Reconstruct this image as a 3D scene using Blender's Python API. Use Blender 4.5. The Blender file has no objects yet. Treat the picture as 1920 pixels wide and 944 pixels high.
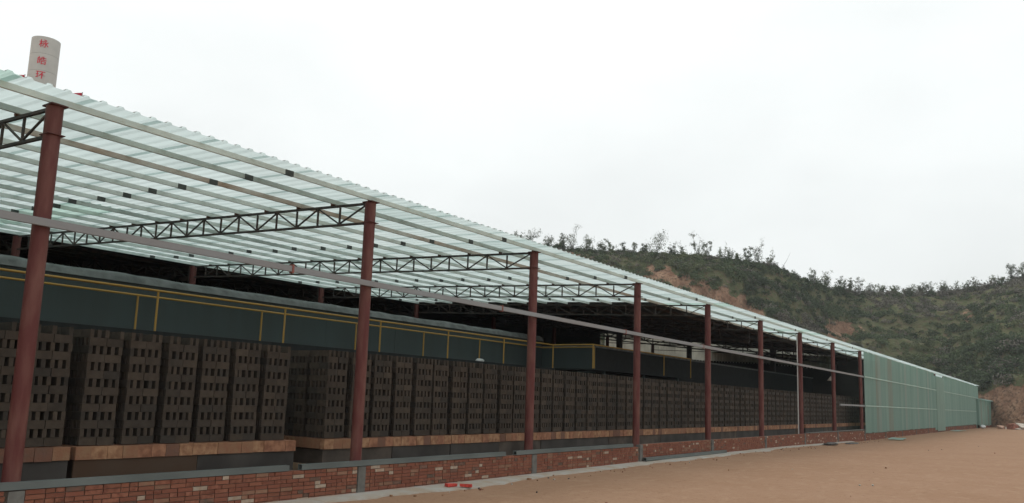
import bpy, math, random
import numpy as np
from mathutils import Vector, Matrix

S = bpy.context.scene
COL = S.collection
rnd = random.Random(7)
nr = np.random.default_rng(11)

# ------------------------------------------------------------------ camera
F, YAW, PITCH, ROLL, CX, CY, CZ, PPY = 1524.191, .603, .145, .033, 11.04, -5.114, 1.846, 51.536
def cam_axes(yaw, pitch, roll):
    f = Vector((-math.sin(yaw)*math.cos(pitch), math.cos(yaw)*math.cos(pitch), math.sin(pitch)))
    r = Vector((math.cos(yaw), math.sin(yaw), 0)); u = r.cross(f)
    c, s = math.cos(roll), math.sin(roll)
    return c*r+s*u, -s*r+c*u, f
CR, CU, CF = cam_axes(YAW, PITCH, ROLL)
cam = bpy.data.cameras.new('camera')
camo = bpy.data.objects.new('camera', cam); COL.objects.link(camo)
camo.matrix_world = Matrix(((CR.x, CU.x, -CF.x, CX), (CR.y, CU.y, -CF.y, CY), (CR.z, CU.z, -CF.z, CZ), (0, 0, 0, 1)))
cam.sensor_width = 36; cam.lens = F/1920*36; cam.shift_y = PPY/1920
cam.clip_start = .1; cam.clip_end = 3000
S.camera = camo

# ------------------------------------------------------------------ sky, sun, exposure
SUN_EL, SUN_AZ = math.radians(62), math.radians(-60)      # azimuth measured from +Y towards +X
W = bpy.data.worlds.new('World'); S.world = W; W.use_nodes = True
nt = W.node_tree; nt.nodes.clear()
def wn(t, **k):
    n = nt.nodes.new(t)
    for a, b in k.items(): setattr(n, a, b)
    return n
sky = wn('ShaderNodeTexSky', sky_type='NISHITA', sun_disc=False, sun_elevation=SUN_EL, sun_rotation=SUN_AZ, dust_density=4.0)
b1 = wn('ShaderNodeBackground'); b1.inputs[1].default_value = .1
nt.links.new(sky.outputs[0], b1.inputs[0])
tc = wn('ShaderNodeTexCoord'); sep = wn('ShaderNodeSeparateXYZ'); nt.links.new(tc.outputs['Generated'], sep.inputs[0])
mp = wn('ShaderNodeMapping'); mp.inputs['Scale'].default_value = (1, 1, 2.2); nt.links.new(tc.outputs['Generated'], mp.inputs[0])
nz = wn('ShaderNodeTexNoise'); nz.inputs['Scale'].default_value = 2.6; nz.inputs['Detail'].default_value = 5; nt.links.new(mp.outputs[0], nz.inputs['Vector'])
rg = wn('ShaderNodeMapRange'); rg.inputs[1].default_value = .34; rg.inputs[2].default_value = .6; rg.inputs[3].default_value = .95; rg.inputs[4].default_value = 1.04; nt.links.new(nz.outputs[0], rg.inputs[0])
hz = wn('ShaderNodeMapRange'); hz.inputs[1].default_value = 0; hz.inputs[2].default_value = .5; hz.inputs[3].default_value = .92; hz.inputs[4].default_value = 1.12; nt.links.new(sep.outputs[2], hz.inputs[0])
mu = wn('ShaderNodeMath', operation='MULTIPLY'); nt.links.new(rg.outputs[0], mu.inputs[0]); nt.links.new(hz.outputs[0], mu.inputs[1])
b2 = wn('ShaderNodeBackground'); b2.inputs[0].default_value = (.965, 1.0, .99, 1); nt.links.new(mu.outputs[0], b2.inputs[1])
mx = wn('ShaderNodeMixShader'); mx.inputs[0].default_value = .93
nt.links.new(b1.outputs[0], mx.inputs[1]); nt.links.new(b2.outputs[0], mx.inputs[2])
wo = wn('ShaderNodeOutputWorld'); nt.links.new(mx.outputs[0], wo.inputs[0])
sl = bpy.data.lights.new('sun', 'SUN'); sl.energy = .6; sl.angle = math.radians(25); sl.color = (1, .96, .9)
so = bpy.data.objects.new('sun', sl); COL.objects.link(so)
sd = Vector((math.sin(SUN_AZ)*math.cos(SUN_EL), math.cos(SUN_AZ)*math.cos(SUN_EL), math.sin(SUN_EL)))
so.rotation_euler = sd.to_track_quat('Z', 'Y').to_euler()
vs = S.view_settings; vs.view_transform = 'Standard'; vs.look = 'None'; vs.exposure = 0; vs.gamma = 1; vs.use_curve_mapping = False
S.cycles.max_bounces = 10; S.cycles.diffuse_bounces = 5; S.cycles.transmission_bounces = 8; S.cycles.transparent_max_bounces = 8
S.cycles.use_denoising = True

# ------------------------------------------------------------------ materials
MATS = {}
def mat(name, c, rough=.85, var=.18, scale=4., c2=None, bump=0., bscale=40., metal=0., stretch=(1, 1, 1), trans=0., tcol=None, see=0., spec=.3, detail=6, lo=.35, hi=.65, objrand=0.):
    if name in MATS: return MATS[name]
    m = bpy.data.materials.new(name); m.use_nodes = True; MATS[name] = m
    t = m.node_tree; n = t.nodes; L = t.links; p = n['Principled BSDF']
    p.inputs['Roughness'].default_value = rough; p.inputs['Metallic'].default_value = metal
    p.inputs['Specular IOR Level'].default_value = spec
    geo = n.new('ShaderNodeTexCoord'); mpn = n.new('ShaderNodeMapping'); mpn.inputs['Scale'].default_value = stretch
    oi = n.new('ShaderNodeObjectInfo')
    ad = n.new('ShaderNodeVectorMath'); ad.operation = 'ADD'
    ml = n.new('ShaderNodeVectorMath'); ml.operation = 'SCALE'; ml.inputs['Scale'].default_value = 37.
    L.new(oi.outputs['Random'], ml.inputs[0]); L.new(geo.outputs['Object'], ad.inputs[0]); L.new(ml.outputs[0], ad.inputs[1])
    L.new(ad.outputs[0], mpn.inputs[0])
    nz = n.new('ShaderNodeTexNoise'); nz.inputs['Scale'].default_value = scale; nz.inputs['Detail'].default_value = detail; L.new(mpn.outputs[0], nz.inputs['Vector'])
    mr = n.new('ShaderNodeMapRange'); mr.inputs[1].default_value = lo; mr.inputs[2].default_value = hi; L.new(nz.outputs[0], mr.inputs[0])
    mixn = n.new('ShaderNodeMix'); mixn.data_type = 'RGBA'; L.new(mr.outputs[0], mixn.inputs[0])
    a = [x*(1-var) for x in c]; b = list(c2) if c2 else [min(1, x*(1+var)) for x in c]
    mixn.inputs[6].default_value = (*a, 1); mixn.inputs[7].default_value = (*b, 1)
    out = mixn.outputs[2]
    if objrand:
        hv = n.new('ShaderNodeHueSaturation'); mr2 = n.new('ShaderNodeMapRange'); mr2.inputs[3].default_value = 1-objrand; mr2.inputs[4].default_value = 1+objrand
        L.new(oi.outputs['Random'], mr2.inputs[0]); L.new(mr2.outputs[0], hv.inputs['Value']); L.new(out, hv.inputs['Color']); out = hv.outputs[0]
    L.new(out, p.inputs['Base Color'])
    if bump:
        nb = n.new('ShaderNodeTexNoise'); nb.inputs['Scale'].default_value = bscale; nb.inputs['Detail'].default_value = 4; L.new(mpn.outputs[0], nb.inputs['Vector'])
        bp = n.new('ShaderNodeBump'); bp.inputs['Strength'].default_value = bump; bp.inputs['Distance'].default_value = .02
        L.new(nb.outputs[0], bp.inputs['Height']); L.new(bp.outputs[0], p.inputs['Normal'])
    if trans:
        tr = n.new('ShaderNodeBsdfTranslucent'); ms = n.new('ShaderNodeMixShader'); ms.inputs[0].default_value = trans
        if tcol:
            mt = n.new('ShaderNodeMix'); mt.data_type = 'RGBA'; L.new(mr.outputs[0], mt.inputs[0])
            mt.inputs[6].default_value = (*[x*(1-var) for x in tcol], 1); mt.inputs[7].default_value = (*[min(1, x*(1+var)) for x in tcol], 1)
            L.new(mt.outputs[2], tr.inputs[0])
        else: L.new(out, tr.inputs[0])
        L.new(p.outputs[0], ms.inputs[1]); L.new(tr.outputs[0], ms.inputs[2]); L.new(ms.outputs[0], n['Material Output'].inputs[0])
        if see:
            tp = n.new('ShaderNodeBsdfTransparent'); tp.inputs[0].default_value = (*(tcol or c), 1); mz = n.new('ShaderNodeMixShader'); mz.inputs[0].default_value = see
            L.new(ms.outputs[0], mz.inputs[1]); L.new(tp.outputs[0], mz.inputs[2]); L.new(mz.outputs[0], n['Material Output'].inputs[0])
    return m

M_COL = mat('red_oxide_steel', (.15, .034, .029), .65, .3, 7, c2=(.17, .072, .055), stretch=(1, 1, .22), lo=.42, hi=.75, bump=.15, bscale=30, spec=.4)
M_TRUSS = mat('dark_truss_steel', (.05, .05, .046), .6, .3, 5, c2=(.075, .052, .04))
M_GALV = [mat('galvanised_steel', (.68, .77, .74), .5, .1, 3, stretch=(1, .3, 1)),
          mat('galvanised_steel_dull', (.46, .54, .51), .55, .2, 3, stretch=(1, .3, 1)),
          mat('rust_streaked_galvanised_steel', (.66, .68, .63), .6, .15, 2.5, c2=(.38, .29, .22), stretch=(1, .4, 1))]
M_SLEEVE = mat('black_sleeve', (.07, .08, .074), .7)
M_GIRT = mat('grey_girt_steel', (.31, .325, .335), .6, .15, 2, c2=(.25, .245, .245), stretch=(1, .3, 1))
M_CHANNEL = mat('grey_channel_steel', (.12, .137, .132), .6, .2, 2, stretch=(1, .3, 1))
M_ROOF = [mat('translucent_fibreglass_%d' % i, c, .45, .06, 1.4, stretch=(.5, 1.5, 1), trans=.8, tcol=tcx, spec=.25) for i, (c, tcx) in enumerate((
    ((.52, .59, .575), (.625, .71, .695)), ((.54, .61, .6), (.66, .74, .725)), ((.47, .55, .53), (.565, .66, .64)), ((.38, .52, .46), (.5, .65, .59))))]
M_CLAD = [mat('teal_fibreglass_%d' % i, c, .5, .14, 1.2, c2=c2, stretch=(1, 2.5, .35), trans=.3, tcol=c, see=.28, spec=.3) for i, (c, c2) in enumerate((
    ((.44, .61, .54), (.38, .53, .47)), ((.48, .64, .57), (.41, .56, .495)), ((.40, .57, .50), (.35, .49, .435)), ((.53, .62, .56), (.42, .52, .465)), ((.48, .51, .43), (.39, .49, .43))))]
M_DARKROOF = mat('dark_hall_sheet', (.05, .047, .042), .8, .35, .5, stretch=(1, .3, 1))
M_PALE = mat('pale_fibreglass', (.5, .5, .44), .6, .2, .8, trans=.6, tcol=(.5, .5, .43))
M_KILN = mat('kiln_blue_green_plate', (.083, .108, .107), .75, .25, 1.6, c2=(.058, .072, .07), stretch=(1, 1, .16), bump=.25, bscale=5)
M_KILNTOP = mat('grey_insulation_lit_lip', (.16, .17, .166), .9, .25, 3, bump=.5, bscale=8)  # insulation grey, with the light on the curved top painted in
M_YEL = mat('yellow_paint', (.54, .31, .06), .6, .15, 4, c2=(.42, .25, .07))
M_DECK = mat('walkway_shade_plate', (.018, .02, .02), .8)  # blackened to carry the shadow gap under the deck
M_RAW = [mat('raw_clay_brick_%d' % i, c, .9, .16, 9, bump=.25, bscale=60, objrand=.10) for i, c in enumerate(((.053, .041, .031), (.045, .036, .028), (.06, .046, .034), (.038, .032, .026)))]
M_FIRE = [mat('fire_brick_%d' % i, c, .9, .25, 9, c2=c2, bump=.5, bscale=30) for i, (c, c2) in enumerate((
    ((.30, .145, .08), (.38, .22, .125)), ((.27, .12, .07), (.34, .17, .1)), ((.35, .2, .115), (.25, .12, .07)), ((.23, .11, .072), (.15, .085, .06))))]
M_SKIRT = [mat('black_car_plate', (.05, .044, .039), .7, .3, 1.5), mat('rusty_car_plate', (.10, .056, .032), .8, .35, 2, c2=(.07, .045, .03)), mat('worn_car_plate', (.07, .055, .044), .75, .4, 2.2)]
M_BRICK = [mat('red_brick_%d' % i, c, .9, .22, 14, c2=c2, bump=.4, bscale=45, objrand=.13) for i, (c, c2) in enumerate((
    ((.26, .09, .055), (.20, .075, .048)), ((.21, .073, .046), (.27, .11, .068)), ((.29, .11, .066), (.23, .09, .056)), ((.31, .18, .115), (.24, .115, .075)), ((.52, .43, .34), (.36, .25, .18)), ((.13, .095, .07), (.19, .095, .068))))]
BW = [.34, .25, .21, .10, .045, .055]
M_MORTAR = mat('shade_darkened_mortar', (.13, .098, .075), .95, .35, 7, bump=.6, bscale=30)  # mortar colour darkened to hold the shadow in the joints
M_CONC = mat('grey_concrete', (.135, .13, .118), .9, .25, 5, bump=.3, bscale=25)
M_APRON = mat('pale_concrete', (.52, .5, .46), .9, .2, 2.2, c2=(.38, .31, .24), bump=.3, bscale=20)
M_TOWER = mat('off_white_paint', (.53, .52, .48), .7, .06, .6)
M_RED = mat('red_paint', (.62, .03, .06), .6, .1)
M_FLAG = mat('red_cloth', (.5, .05, .07), .8, .1, trans=.4)
M_WHITEBAG = mat('white_plastic', (.7, .71, .7), .5, .1, 6, bump=.6, bscale=12)
M_TARP = mat('dark_tarpaulin', (.03, .03, .032), .5, .4, 5, c2=(.12, .11, .1), bump=.7, bscale=8)
M_PIPE = mat('pale_plastic_pipe', (.55, .52, .5), .5, .1)

# ------------------------------------------------------------------ helpers
WORLD = {}
def put(o, parent, org):
    COL.objects.link(o); org = Vector(org); WORLD[o] = org
    if parent is not None: o.parent = parent; o.location = org-WORLD[parent]
    else: o.location = org
    return o
def tag(o, label=None, cat=None, group=None, kind=None):
    if label: o['label'] = label
    if cat: o['category'] = cat
    if group: o['group'] = group
    if kind: o['kind'] = kind
    return o
def thing(name, label, cat, org=(0, 0, 0), group=None):
    return tag(put(bpy.data.objects.new(name, None), None, org), label, cat, group)
def inst(name, me, parent, org, rot=None, scale=None):
    o = put(bpy.data.objects.new(name, me), parent, org)
    if rot: o.rotation_euler = rot
    if scale: o.scale = scale
    return o
BF = ((0, 3, 2, 1), (4, 5, 6, 7), (0, 1, 5, 4), (1, 2, 6, 5), (2, 3, 7, 6), (3, 0, 4, 7))
class MB:
    def __init__(s): s.v = []; s.f = []; s.m = []; s.s = []
    def add(s, vs, fs, mi=0, sm=False):
        b = len(s.v); s.v += [tuple(v) for v in vs]
        for f in fs: s.f.append([i+b for i in f]); s.m.append(mi); s.s.append(sm)
        return s
    def box(s, a, b, mi=0, rz=0, jit=0):
        x0, y0, z0 = a; x1, y1, z1 = b
        vs = [(x0, y0, z0), (x1, y0, z0), (x1, y1, z0), (x0, y1, z0), (x0, y0, z1), (x1, y0, z1), (x1, y1, z1), (x0, y1, z1)]
        if rz:
            cx, cy = (x0+x1)/2, (y0+y1)/2; c, q = math.cos(rz), math.sin(rz)
            vs = [(cx+(x-cx)*c-(y-cy)*q, cy+(x-cx)*q+(y-cy)*c, z) for x, y, z in vs]
        if jit: vs = [(x+rnd.uniform(-jit, jit), y+rnd.uniform(-jit, jit), z+rnd.uniform(-jit, jit)) for x, y, z in vs]
        return s.add(vs, BF, mi)
    def tube(s, pts, r, n=10, mi=0, cap=True):
        rs = r if isinstance(r, (list, tuple)) else [r]*len(pts)
        pts = [Vector(p) for p in pts]; vs = []; fs = []
        ref = None
        for i, p in enumerate(pts):
            d = (pts[min(i+1, len(pts)-1)]-pts[max(i-1, 0)]).normalized()
            if ref is None or abs(ref.dot(d)) > .95: ref = Vector((1, 0, 0)) if abs(d.x) < .8 else Vector((0, 1, 0))
            u = (ref-d*ref.dot(d)).normalized(); w = d.cross(u)
            for k in range(n):
                a = 2*math.pi*k/n; vs.append(p+(u*math.cos(a)+w*math.sin(a))*rs[i])
        for i in range(len(pts)-1):
            for k in range(n):
                fs.append((i*n+k, i*n+(k+1) % n, (i+1)*n+(k+1) % n, (i+1)*n+k))
        s.add(vs, fs, mi, n > 5)
        if cap: s.add(vs[:n], [tuple(range(n))[::-1]], mi); s.add(vs[-n:], [tuple(range(n))], mi)
        return s
    def bar(s, a, b, w, h, mi=0):      # rectangular bar from a to b
        a, b = Vector(a), Vector(b); d = (b-a).normalized()
        up = Vector((0, 0, 1)) if abs(d.z) < .99 else Vector((1, 0, 0))
        sx = d.cross(up).normalized(); sz = sx.cross(d)
        vs = [p+sx*i*w/2+sz*j*h/2 for p in (a, b) for i, j in ((-1, -1), (1, -1), (1, 1), (-1, 1))]
        return s.add(vs, ((0, 1, 2, 3), (7, 6, 5, 4), (0, 4, 5, 1), (1, 5, 6, 2), (2, 6, 7, 3), (3, 7, 4, 0)), mi)
    def mesh(s, name, mats, org=(0, 0, 0)):
        me = bpy.data.meshes.new(name); o = org
        me.from_pydata([(x-o[0], y-o[1], z-o[2]) for x, y, z in s.v], [], s.f)
        for m in (mats if isinstance(mats, (list, tuple)) else [mats]): me.materials.append(m)
        me.polygons.foreach_set('material_index', s.m); me.polygons.foreach_set('use_smooth', s.s); me.update()
        return me
    def build(s, name, mats, parent=None, org=None):
        org = Vector(org) if org is not None else (WORLD[parent].copy() if parent else Vector())
        return put(bpy.data.objects.new(name, s.mesh(name, mats, org)), parent, org)
def quads_mesh(name, V, mats, mi):
    """V: (n,4,3) quads"""
    n = len(V); me = bpy.data.meshes.new(name)
    me.vertices.add(n*4); me.vertices.foreach_set('co', V.reshape(-1).astype(np.float32))
    me.loops.add(n*4); me.loops.foreach_set('vertex_index', np.arange(n*4, dtype=np.int32))
    me.polygons.add(n); me.polygons.foreach_set('loop_start', np.arange(0, n*4, 4, dtype=np.int32))
    for m in mats: me.materials.append(m)
    me.polygons.foreach_set('material_index', np.asarray(mi, dtype=np.int32))
    me.update(calc_edges=True); return me
def leaf_quads(P, size, out=None, outw=.6):
    n = len(P); N = nr.normal(size=(n, 3))
    if out is not None: N = N/np.linalg.norm(N, axis=1)[:, None]*(1-outw)+out*outw
    N /= np.linalg.norm(N, axis=1)[:, None]+1e-9
    A = np.cross(N, nr.normal(size=(n, 3))); A /= np.linalg.norm(A, axis=1)[:, None]+1e-9; B = np.cross(N, A)
    s = np.asarray(size)*nr.uniform(.6, 1.3, n); A = A*s[:, None]*.5; B = B*s[:, None]*.36
    return np.stack([P-A, P-B*1.0, P+A, P+B], 1)
def vnoise(x, y, seed=0):
    g = np.random.default_rng(seed).random((256, 256))
    xi = np.floor(x).astype(int); yi = np.floor(y).astype(int); fx = x-xi; fy = y-yi
    fx = fx*fx*(3-2*fx); fy = fy*fy*(3-2*fy); a = lambda i, j: g[(xi+i) % 256, (yi+j) % 256]
    return (a(0, 0)*(1-fx)+a(1, 0)*fx)*(1-fy)+(a(0, 1)*(1-fx)+a(1, 1)*fx)*fy
def fbm(x, y, o=4, seed=0):
    return sum(vnoise(x*2**i, y*2**i, seed+i)*.5**i for i in range(o))/sum(.5**i for i in range(o))-.5
ORD = ['first', 'second', 'third', 'fourth', 'fifth', 'sixth', 'seventh', 'eighth', 'ninth', 'tenth', 'eleventh', 'twelfth', 'thirteenth', 'fourteenth', 'fifteenth', 'sixteenth', 'seventeenth', 'eighteenth', 'nineteenth', 'twentieth']

# ------------------------------------------------------------------ ground
def gz(y): return float(np.interp(y, [-50, 10, 20, 32, 50, 90, 140, 400], [0, 0, .04, .04, -.07, -.07, -.2, -.2]))
def ground():
    xs = np.concatenate([np.linspace(-900, -60, 8), np.linspace(-40, -2, 6), np.arange(-1, 24, .25), np.linspace(26, 60, 10), np.linspace(80, 900, 8)])
    ys = np.concatenate([np.linspace(-900, -20, 8), np.arange(-12, 45, .25), np.arange(45, 160, 1.), np.linspace(170, 1200, 10)])
    X, Y = np.meshgrid(xs, ys, indexing='ij')
    Z = np.interp(Y, [-50, 10, 20, 32, 50, 90, 140, 400], [0, 0, .04, .04, -.07, -.07, -.2, -.2])
    near = np.clip((X-.6)/.8, 0, 1)*np.clip((170-Y)/20, 0, 1)*np.clip((60-X)/20, 0, 1)
    Z = Z+near*(fbm(X*.35, Y*.35, 3, 5)*.07+fbm(X*1.3, Y*1.3, 3, 9)*.05)
    Z = Z-.02*np.clip((.5-X)/.3, 0, 1)
    nx, ny = X.shape
    vs = np.stack([X, Y, Z], -1).reshape(-1, 3)
    idx = np.arange(nx*ny).reshape(nx, ny)
    fs = np.stack([idx[:-1, :-1], idx[1:, :-1], idx[1:, 1:], idx[:-1, 1:]], -1).reshape(-1, 4)
    me = bpy.data.meshes.new('ground'); me.from_pydata(vs.tolist(), [], fs.tolist())
    me.polygons.foreach_set('use_smooth', [True]*len(fs))
    m = bpy.data.materials.new('sandy_earth'); m.use_nodes = True; t = m.node_tree; n = t.nodes; L = t.links; p = n['Principled BSDF']
    p.inputs['Roughness'].default_value = .95; p.inputs['Specular IOR Level'].default_value = .1
    g = n.new('ShaderNodeTexCoord')
    def noise(sc, det, st=(1, 1, 1)):
        q = n.new('ShaderNodeMapping'); q.inputs['Scale'].default_value = st; L.new(g.outputs['Object'], q.inputs[0])
        z = n.new('ShaderNodeTexNoise'); z.inputs['Scale'].default_value = sc; z.inputs['Detail'].default_value = det; L.new(q.outputs[0], z.inputs[0]); return z.outputs[0]
    def mixc(fac, a, b, lo, hi):
        r = n.new('ShaderNodeMapRange'); r.inputs[1].default_value = lo; r.inputs[2].default_value = hi; L.new(fac, r.inputs[0])
        x = n.new('ShaderNodeMix'); x.data_type = 'RGBA'; L.new(r.outputs[0], x.inputs[0])
        for k, c in ((6, a), (7, b)):
            if isinstance(c, tuple): x.inputs[k].default_value = (*c, 1)
            else: L.new(c, x.inputs[k])
        return x.outputs[2]
    base = mixc(noise(.35, 6), (.312, .186, .116), (.345, .212, .137), .35, .65)
    base = mixc(noise(3.5, 6, (1.0, .45, 1)), base, (.37, .236, .154), .52, .72)
    base = mixc(noise(9, 5, (.7, 1.6, 1)), (.235, .135, .083), base, .30, .42)
    base = mixc(noise(70, 3), (.27, .157, .095), base, .28, .5)
    L.new(base, p.inputs['Base Color'])
    bp = n.new('ShaderNodeBump'); bp.inputs['Strength'].default_value = .6; bp.inputs['Distance'].default_value = .03; L.new(noise(14, 8), bp.inputs['Height']); L.new(bp.outputs[0], p.inputs['Normal'])
    me.materials.append(m)
    tag(put(bpy.data.objects.new('ground', me), None, (0, 0, 0)), kind='structure')
ground()

# concrete apron along the low wall, broken slabs half covered by sand
ap = tag(put(bpy.data.objects.new('apron', None), None, (0, 0, 0)), kind='structure')
y = -3.0
while y < 46:
    L_ = rnd.uniform(2.6, 5.2); y1 = min(y+L_, 46); n = 14
    out = []
    for k in range(n+1):
        yy = y+.004+(y1-y-.008)*k/n
        w0 = float(np.interp(yy, [-3, 8, 13, 25, 46], [.85, .8, .62, .62, .4]))
        out.append((w0+.5*float(fbm(np.array([yy*.35]), np.array([.3]), 3, 88)[0])+.3*float(fbm(np.array([yy*2.1]), np.array([.7]), 3, 89)[0])+rnd.uniform(-.02, .02), yy))
    m = MB(); vs = []
    for x, yy in out: vs += [(.1, yy, gz(yy)-.1), (.1, yy, gz(yy)+.045), (x, yy, gz(yy)+.028), (x+.03, yy, gz(yy)-.1)]
    fs = [(0, 1, 2, 3), tuple(4*n+i for i in (3, 2, 1, 0))]
    for k in range(n):
        for j in range(3): a = 4*k+j; fs.append((a, a+4, a+5, a+1))
    m.add(vs, fs); m.build('slab', M_APRON, ap, (0.5, y, 0)); y = y1

# ------------------------------------------------------------------ hill
SKY_AZ = [-80, -55, -45, -35.4, -31.55, -29.27, -25.5, -21.82, -18.24, -16.5, -15.48, -14.13, -12.82, -11.53, -8.38, -5.97, -3.94, -2.01, 3, 10, 25, 45, 70]
SKY_EL = [.02, .05, .12, .187, .189, .1858, .183, .179, .171, .1665, .1565, .1465, .136, .1314, .1295, .1306, .134, .142, .16, .175, .16, .12, .05]
R_RIDGE = lambda a: np.interp(a, [-80, -35, -20, -15.5, -12, -5, 10, 70], [200, 165, 165, 172, 200, 215, 205, 220])
R_BASE = lambda a: np.interp(a, [-80, -40, -31, -22, -14, -6, 0, 12, 70], [150, 108, 108, 126, 146, 150, 138, 128, 120])
def hill_h(a, t):
    """height at azimuth a (deg), t in 0 (foot) .. 1 (ridge) .. >1 beyond"""
    rr, rb = R_RIDGE(a), R_BASE(a); r = rb+(rr-rb)*t
    H = CZ+np.interp(a, SKY_AZ, SKY_EL)*rr
    x = CX+r*np.sin(np.radians(a)); y = CY+r*np.cos(np.radians(a))
    cl = np.interp(a, [-12, -6, -3.5, 4, 12], [.05, .12, .25, .25, .15])                 # earth cliff at the foot
    k = .035+.03*vnoise(a*1.7, a*0+3, 61)
    tt = np.clip(t, 0, 1)
    prof = cl*np.clip(tt/k, 0, 1)**.8+(1-cl)*np.clip((tt-k)/(1-k), 0, 1)**np.interp(a, [-30, -16, -12, -5], [.8, .8, .95, .95])
    steps = 5.; q = prof*steps+.6*fbm(x*.03, y*.03, 3, 3); fr = q-np.floor(q)
    terr = (np.floor(q)+np.clip((fr-.35)/.4, 0, 1)-.6*fbm(x*.03, y*.03, 3, 3))/steps
    env = np.clip(tt/.15, 0, 1)*np.clip((1-tt)/.18, 0, 1)
    prof = prof+(terr-prof)*.55*env
    h = H*prof
    # earth scarps on the spur
    sc = np.exp(-((a+21.5)/4.2)**2)
    edge = .62+.1*fbm(a*.9, a*0, 3, 77)*2+(-21.5-a)*.012
    d = H*.12*sc*(1/(1+np.exp(-(t-edge)*70))-.5)*np.clip((1-tt)/.2, 0, 1)
    h = h+d+(fbm(x*.09, y*.09, 4, 21)*5.0+fbm(x*.4, y*.4, 3, 31)*1.4)*env+fbm(x*.25, y*.25, 2, 41)*.5*np.clip((t-.9)*8, 0, 1)
    h = h-np.clip(t-1, 0, 9)*6.0
    return x, y, h-.25
def hill():
    az = np.arange(-80, 70.01, .3); az = np.unique(np.concatenate([az, np.arange(-36, 4, .12)]))
    ts = np.concatenate([[-.02], np.linspace(0, .12, 14), np.linspace(.13, 1.05, 90), np.linspace(1.1, 3, 10)])
    A, T = np.meshgrid(az, ts, indexing='ij'); X, Y, Z = hill_h(A, np.maximum(T, 0)); Z[:, 0] -= 1.5
    na, ntt = A.shape; idx = np.arange(na*ntt).reshape(na, ntt)
    fs = np.stack([idx[:-1, :-1], idx[:-1, 1:], idx[1:, 1:], idx[1:, :-1]], -1).reshape(-1, 4)[:, ::-1]
    me = bpy.data.meshes.new('hill'); me.from_pydata(np.stack([X, Y, Z], -1).reshape(-1, 3).tolist(), [], fs.tolist())
    me.polygons.foreach_set('use_smooth', [True]*len(fs))
    soil = soil_mask(A, T).reshape(-1)
    at = me.attributes.new('soil', 'FLOAT', 'POINT'); at.data.foreach_set('value', soil.astype(np.float32))
    m = bpy.data.materials.new('hill_soil_and_grass'); m.use_nodes = True; t = m.node_tree; n = t.nodes; L = t.links; p = n['Principled BSDF']
    p.inputs['Roughness'].default_value = .95; p.inputs['Specular IOR Level'].default_value = .05
    g = n.new('ShaderNodeTexCoord')
    def noise(sc, det):
        z = n.new('ShaderNodeTexNoise'); z.inputs['Scale'].default_value = sc; z.inputs['Detail'].default_value = det; L.new(g.outputs['Object'], z.inputs[0]); return z.outputs[0]
    def mixc(fac, a, b, lo, hi):
        r = n.new('ShaderNodeMapRange'); r.inputs[1].default_value = lo; r.inputs[2].default_value = hi; L.new(fac, r.inputs[0])
        x = n.new('ShaderNodeMix'); x.data_type = 'RGBA'; L.new(r.outputs[0], x.inputs[0])
        for k, c in ((6, a), (7, b)):
            if isinstance(c, tuple): x.inputs[k].default_value = (*c, 1)
            else: L.new(c, x.inputs[k])
        return x.outputs[2]
    grass = mixc(noise(.25, 6), (.085, .098, .048), (.13, .13, .07), .38, .62)
    grass = mixc(noise(1.4, 5), grass, (.14, .1, .07), .5, .7)
    earth = mixc(noise(.5, 7), (.215, .12, .078), (.34, .22, .148), .35, .65)
    earth = mixc(noise(2.5, 5), (.15, .095, .066), earth, .36, .5)
    at = n.new('ShaderNodeAttribute'); at.attribute_name = 'soil'
    ad = n.new('ShaderNodeMath'); ad.operation = 'ADD'; L.new(at.outputs['Fac'], ad.inputs[0])
    sb = n.new('ShaderNodeMath'); sb.operation = 'MULTIPLY_ADD'; sb.inputs[1].default_value = 1.8; sb.inputs[2].default_value = -.95; L.new(noise(.8, 6), sb.inputs[0]); L.new(sb.outputs[0], ad.inputs[1])
    L.new(mixc(ad.outputs[0], grass, earth, .42, .6), p.inputs['Base Color'])
    bp = n.new('ShaderNodeBump'); bp.inputs['Strength'].default_value = .9; bp.inputs['Distance'].default_value = .6; L.new(noise(1.2, 8), bp.inputs['Height']); L.new(bp.outputs[0], p.inputs['Normal'])
    me.materials.append(m)
    tag(put(bpy.data.objects.new('hill', me), None, (0, 0, 0)), kind='structure')
def soil_mask(a, t):
    x, y, h = hill_h(a, np.clip(t, 0, 1)); el = (h-CZ)/(R_BASE(a)+(R_RIDGE(a)-R_BASE(a))*t)
    line = np.interp(a, [-27, -24, -22, -20, -18, -16.5], [.165, .155, .142, .130, .113, .098])
    s = np.exp(-((el-line-.004*np.sin(a*5))/.0105)**2)*np.clip((a+27)/3, 0, 1)*np.clip((-16-a)/2, 0, 1)*1.3
    s = np.maximum(s, 1.1*np.exp(-((a+12.4)/1.2)**2-((el-.088)/.014)**2))
    s = np.maximum(s, .5*np.exp(-((a+5)/.5)**2-((el-.105)/.012)**2))
    s = np.maximum(s, .7*np.exp(-((a+30)/1.2)**2-((el-.178)/.008)**2))
    foot = np.interp(a, [-8, -5, -3.5, 10], [.006, .018, .036, .042])+.018*fbm(x*.12, y*.12+h*.25, 3, 47)
    s = np.maximum(s, np.clip((foot-el)/.012, 0, 1)*1.1)
    return s
hill()

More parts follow.
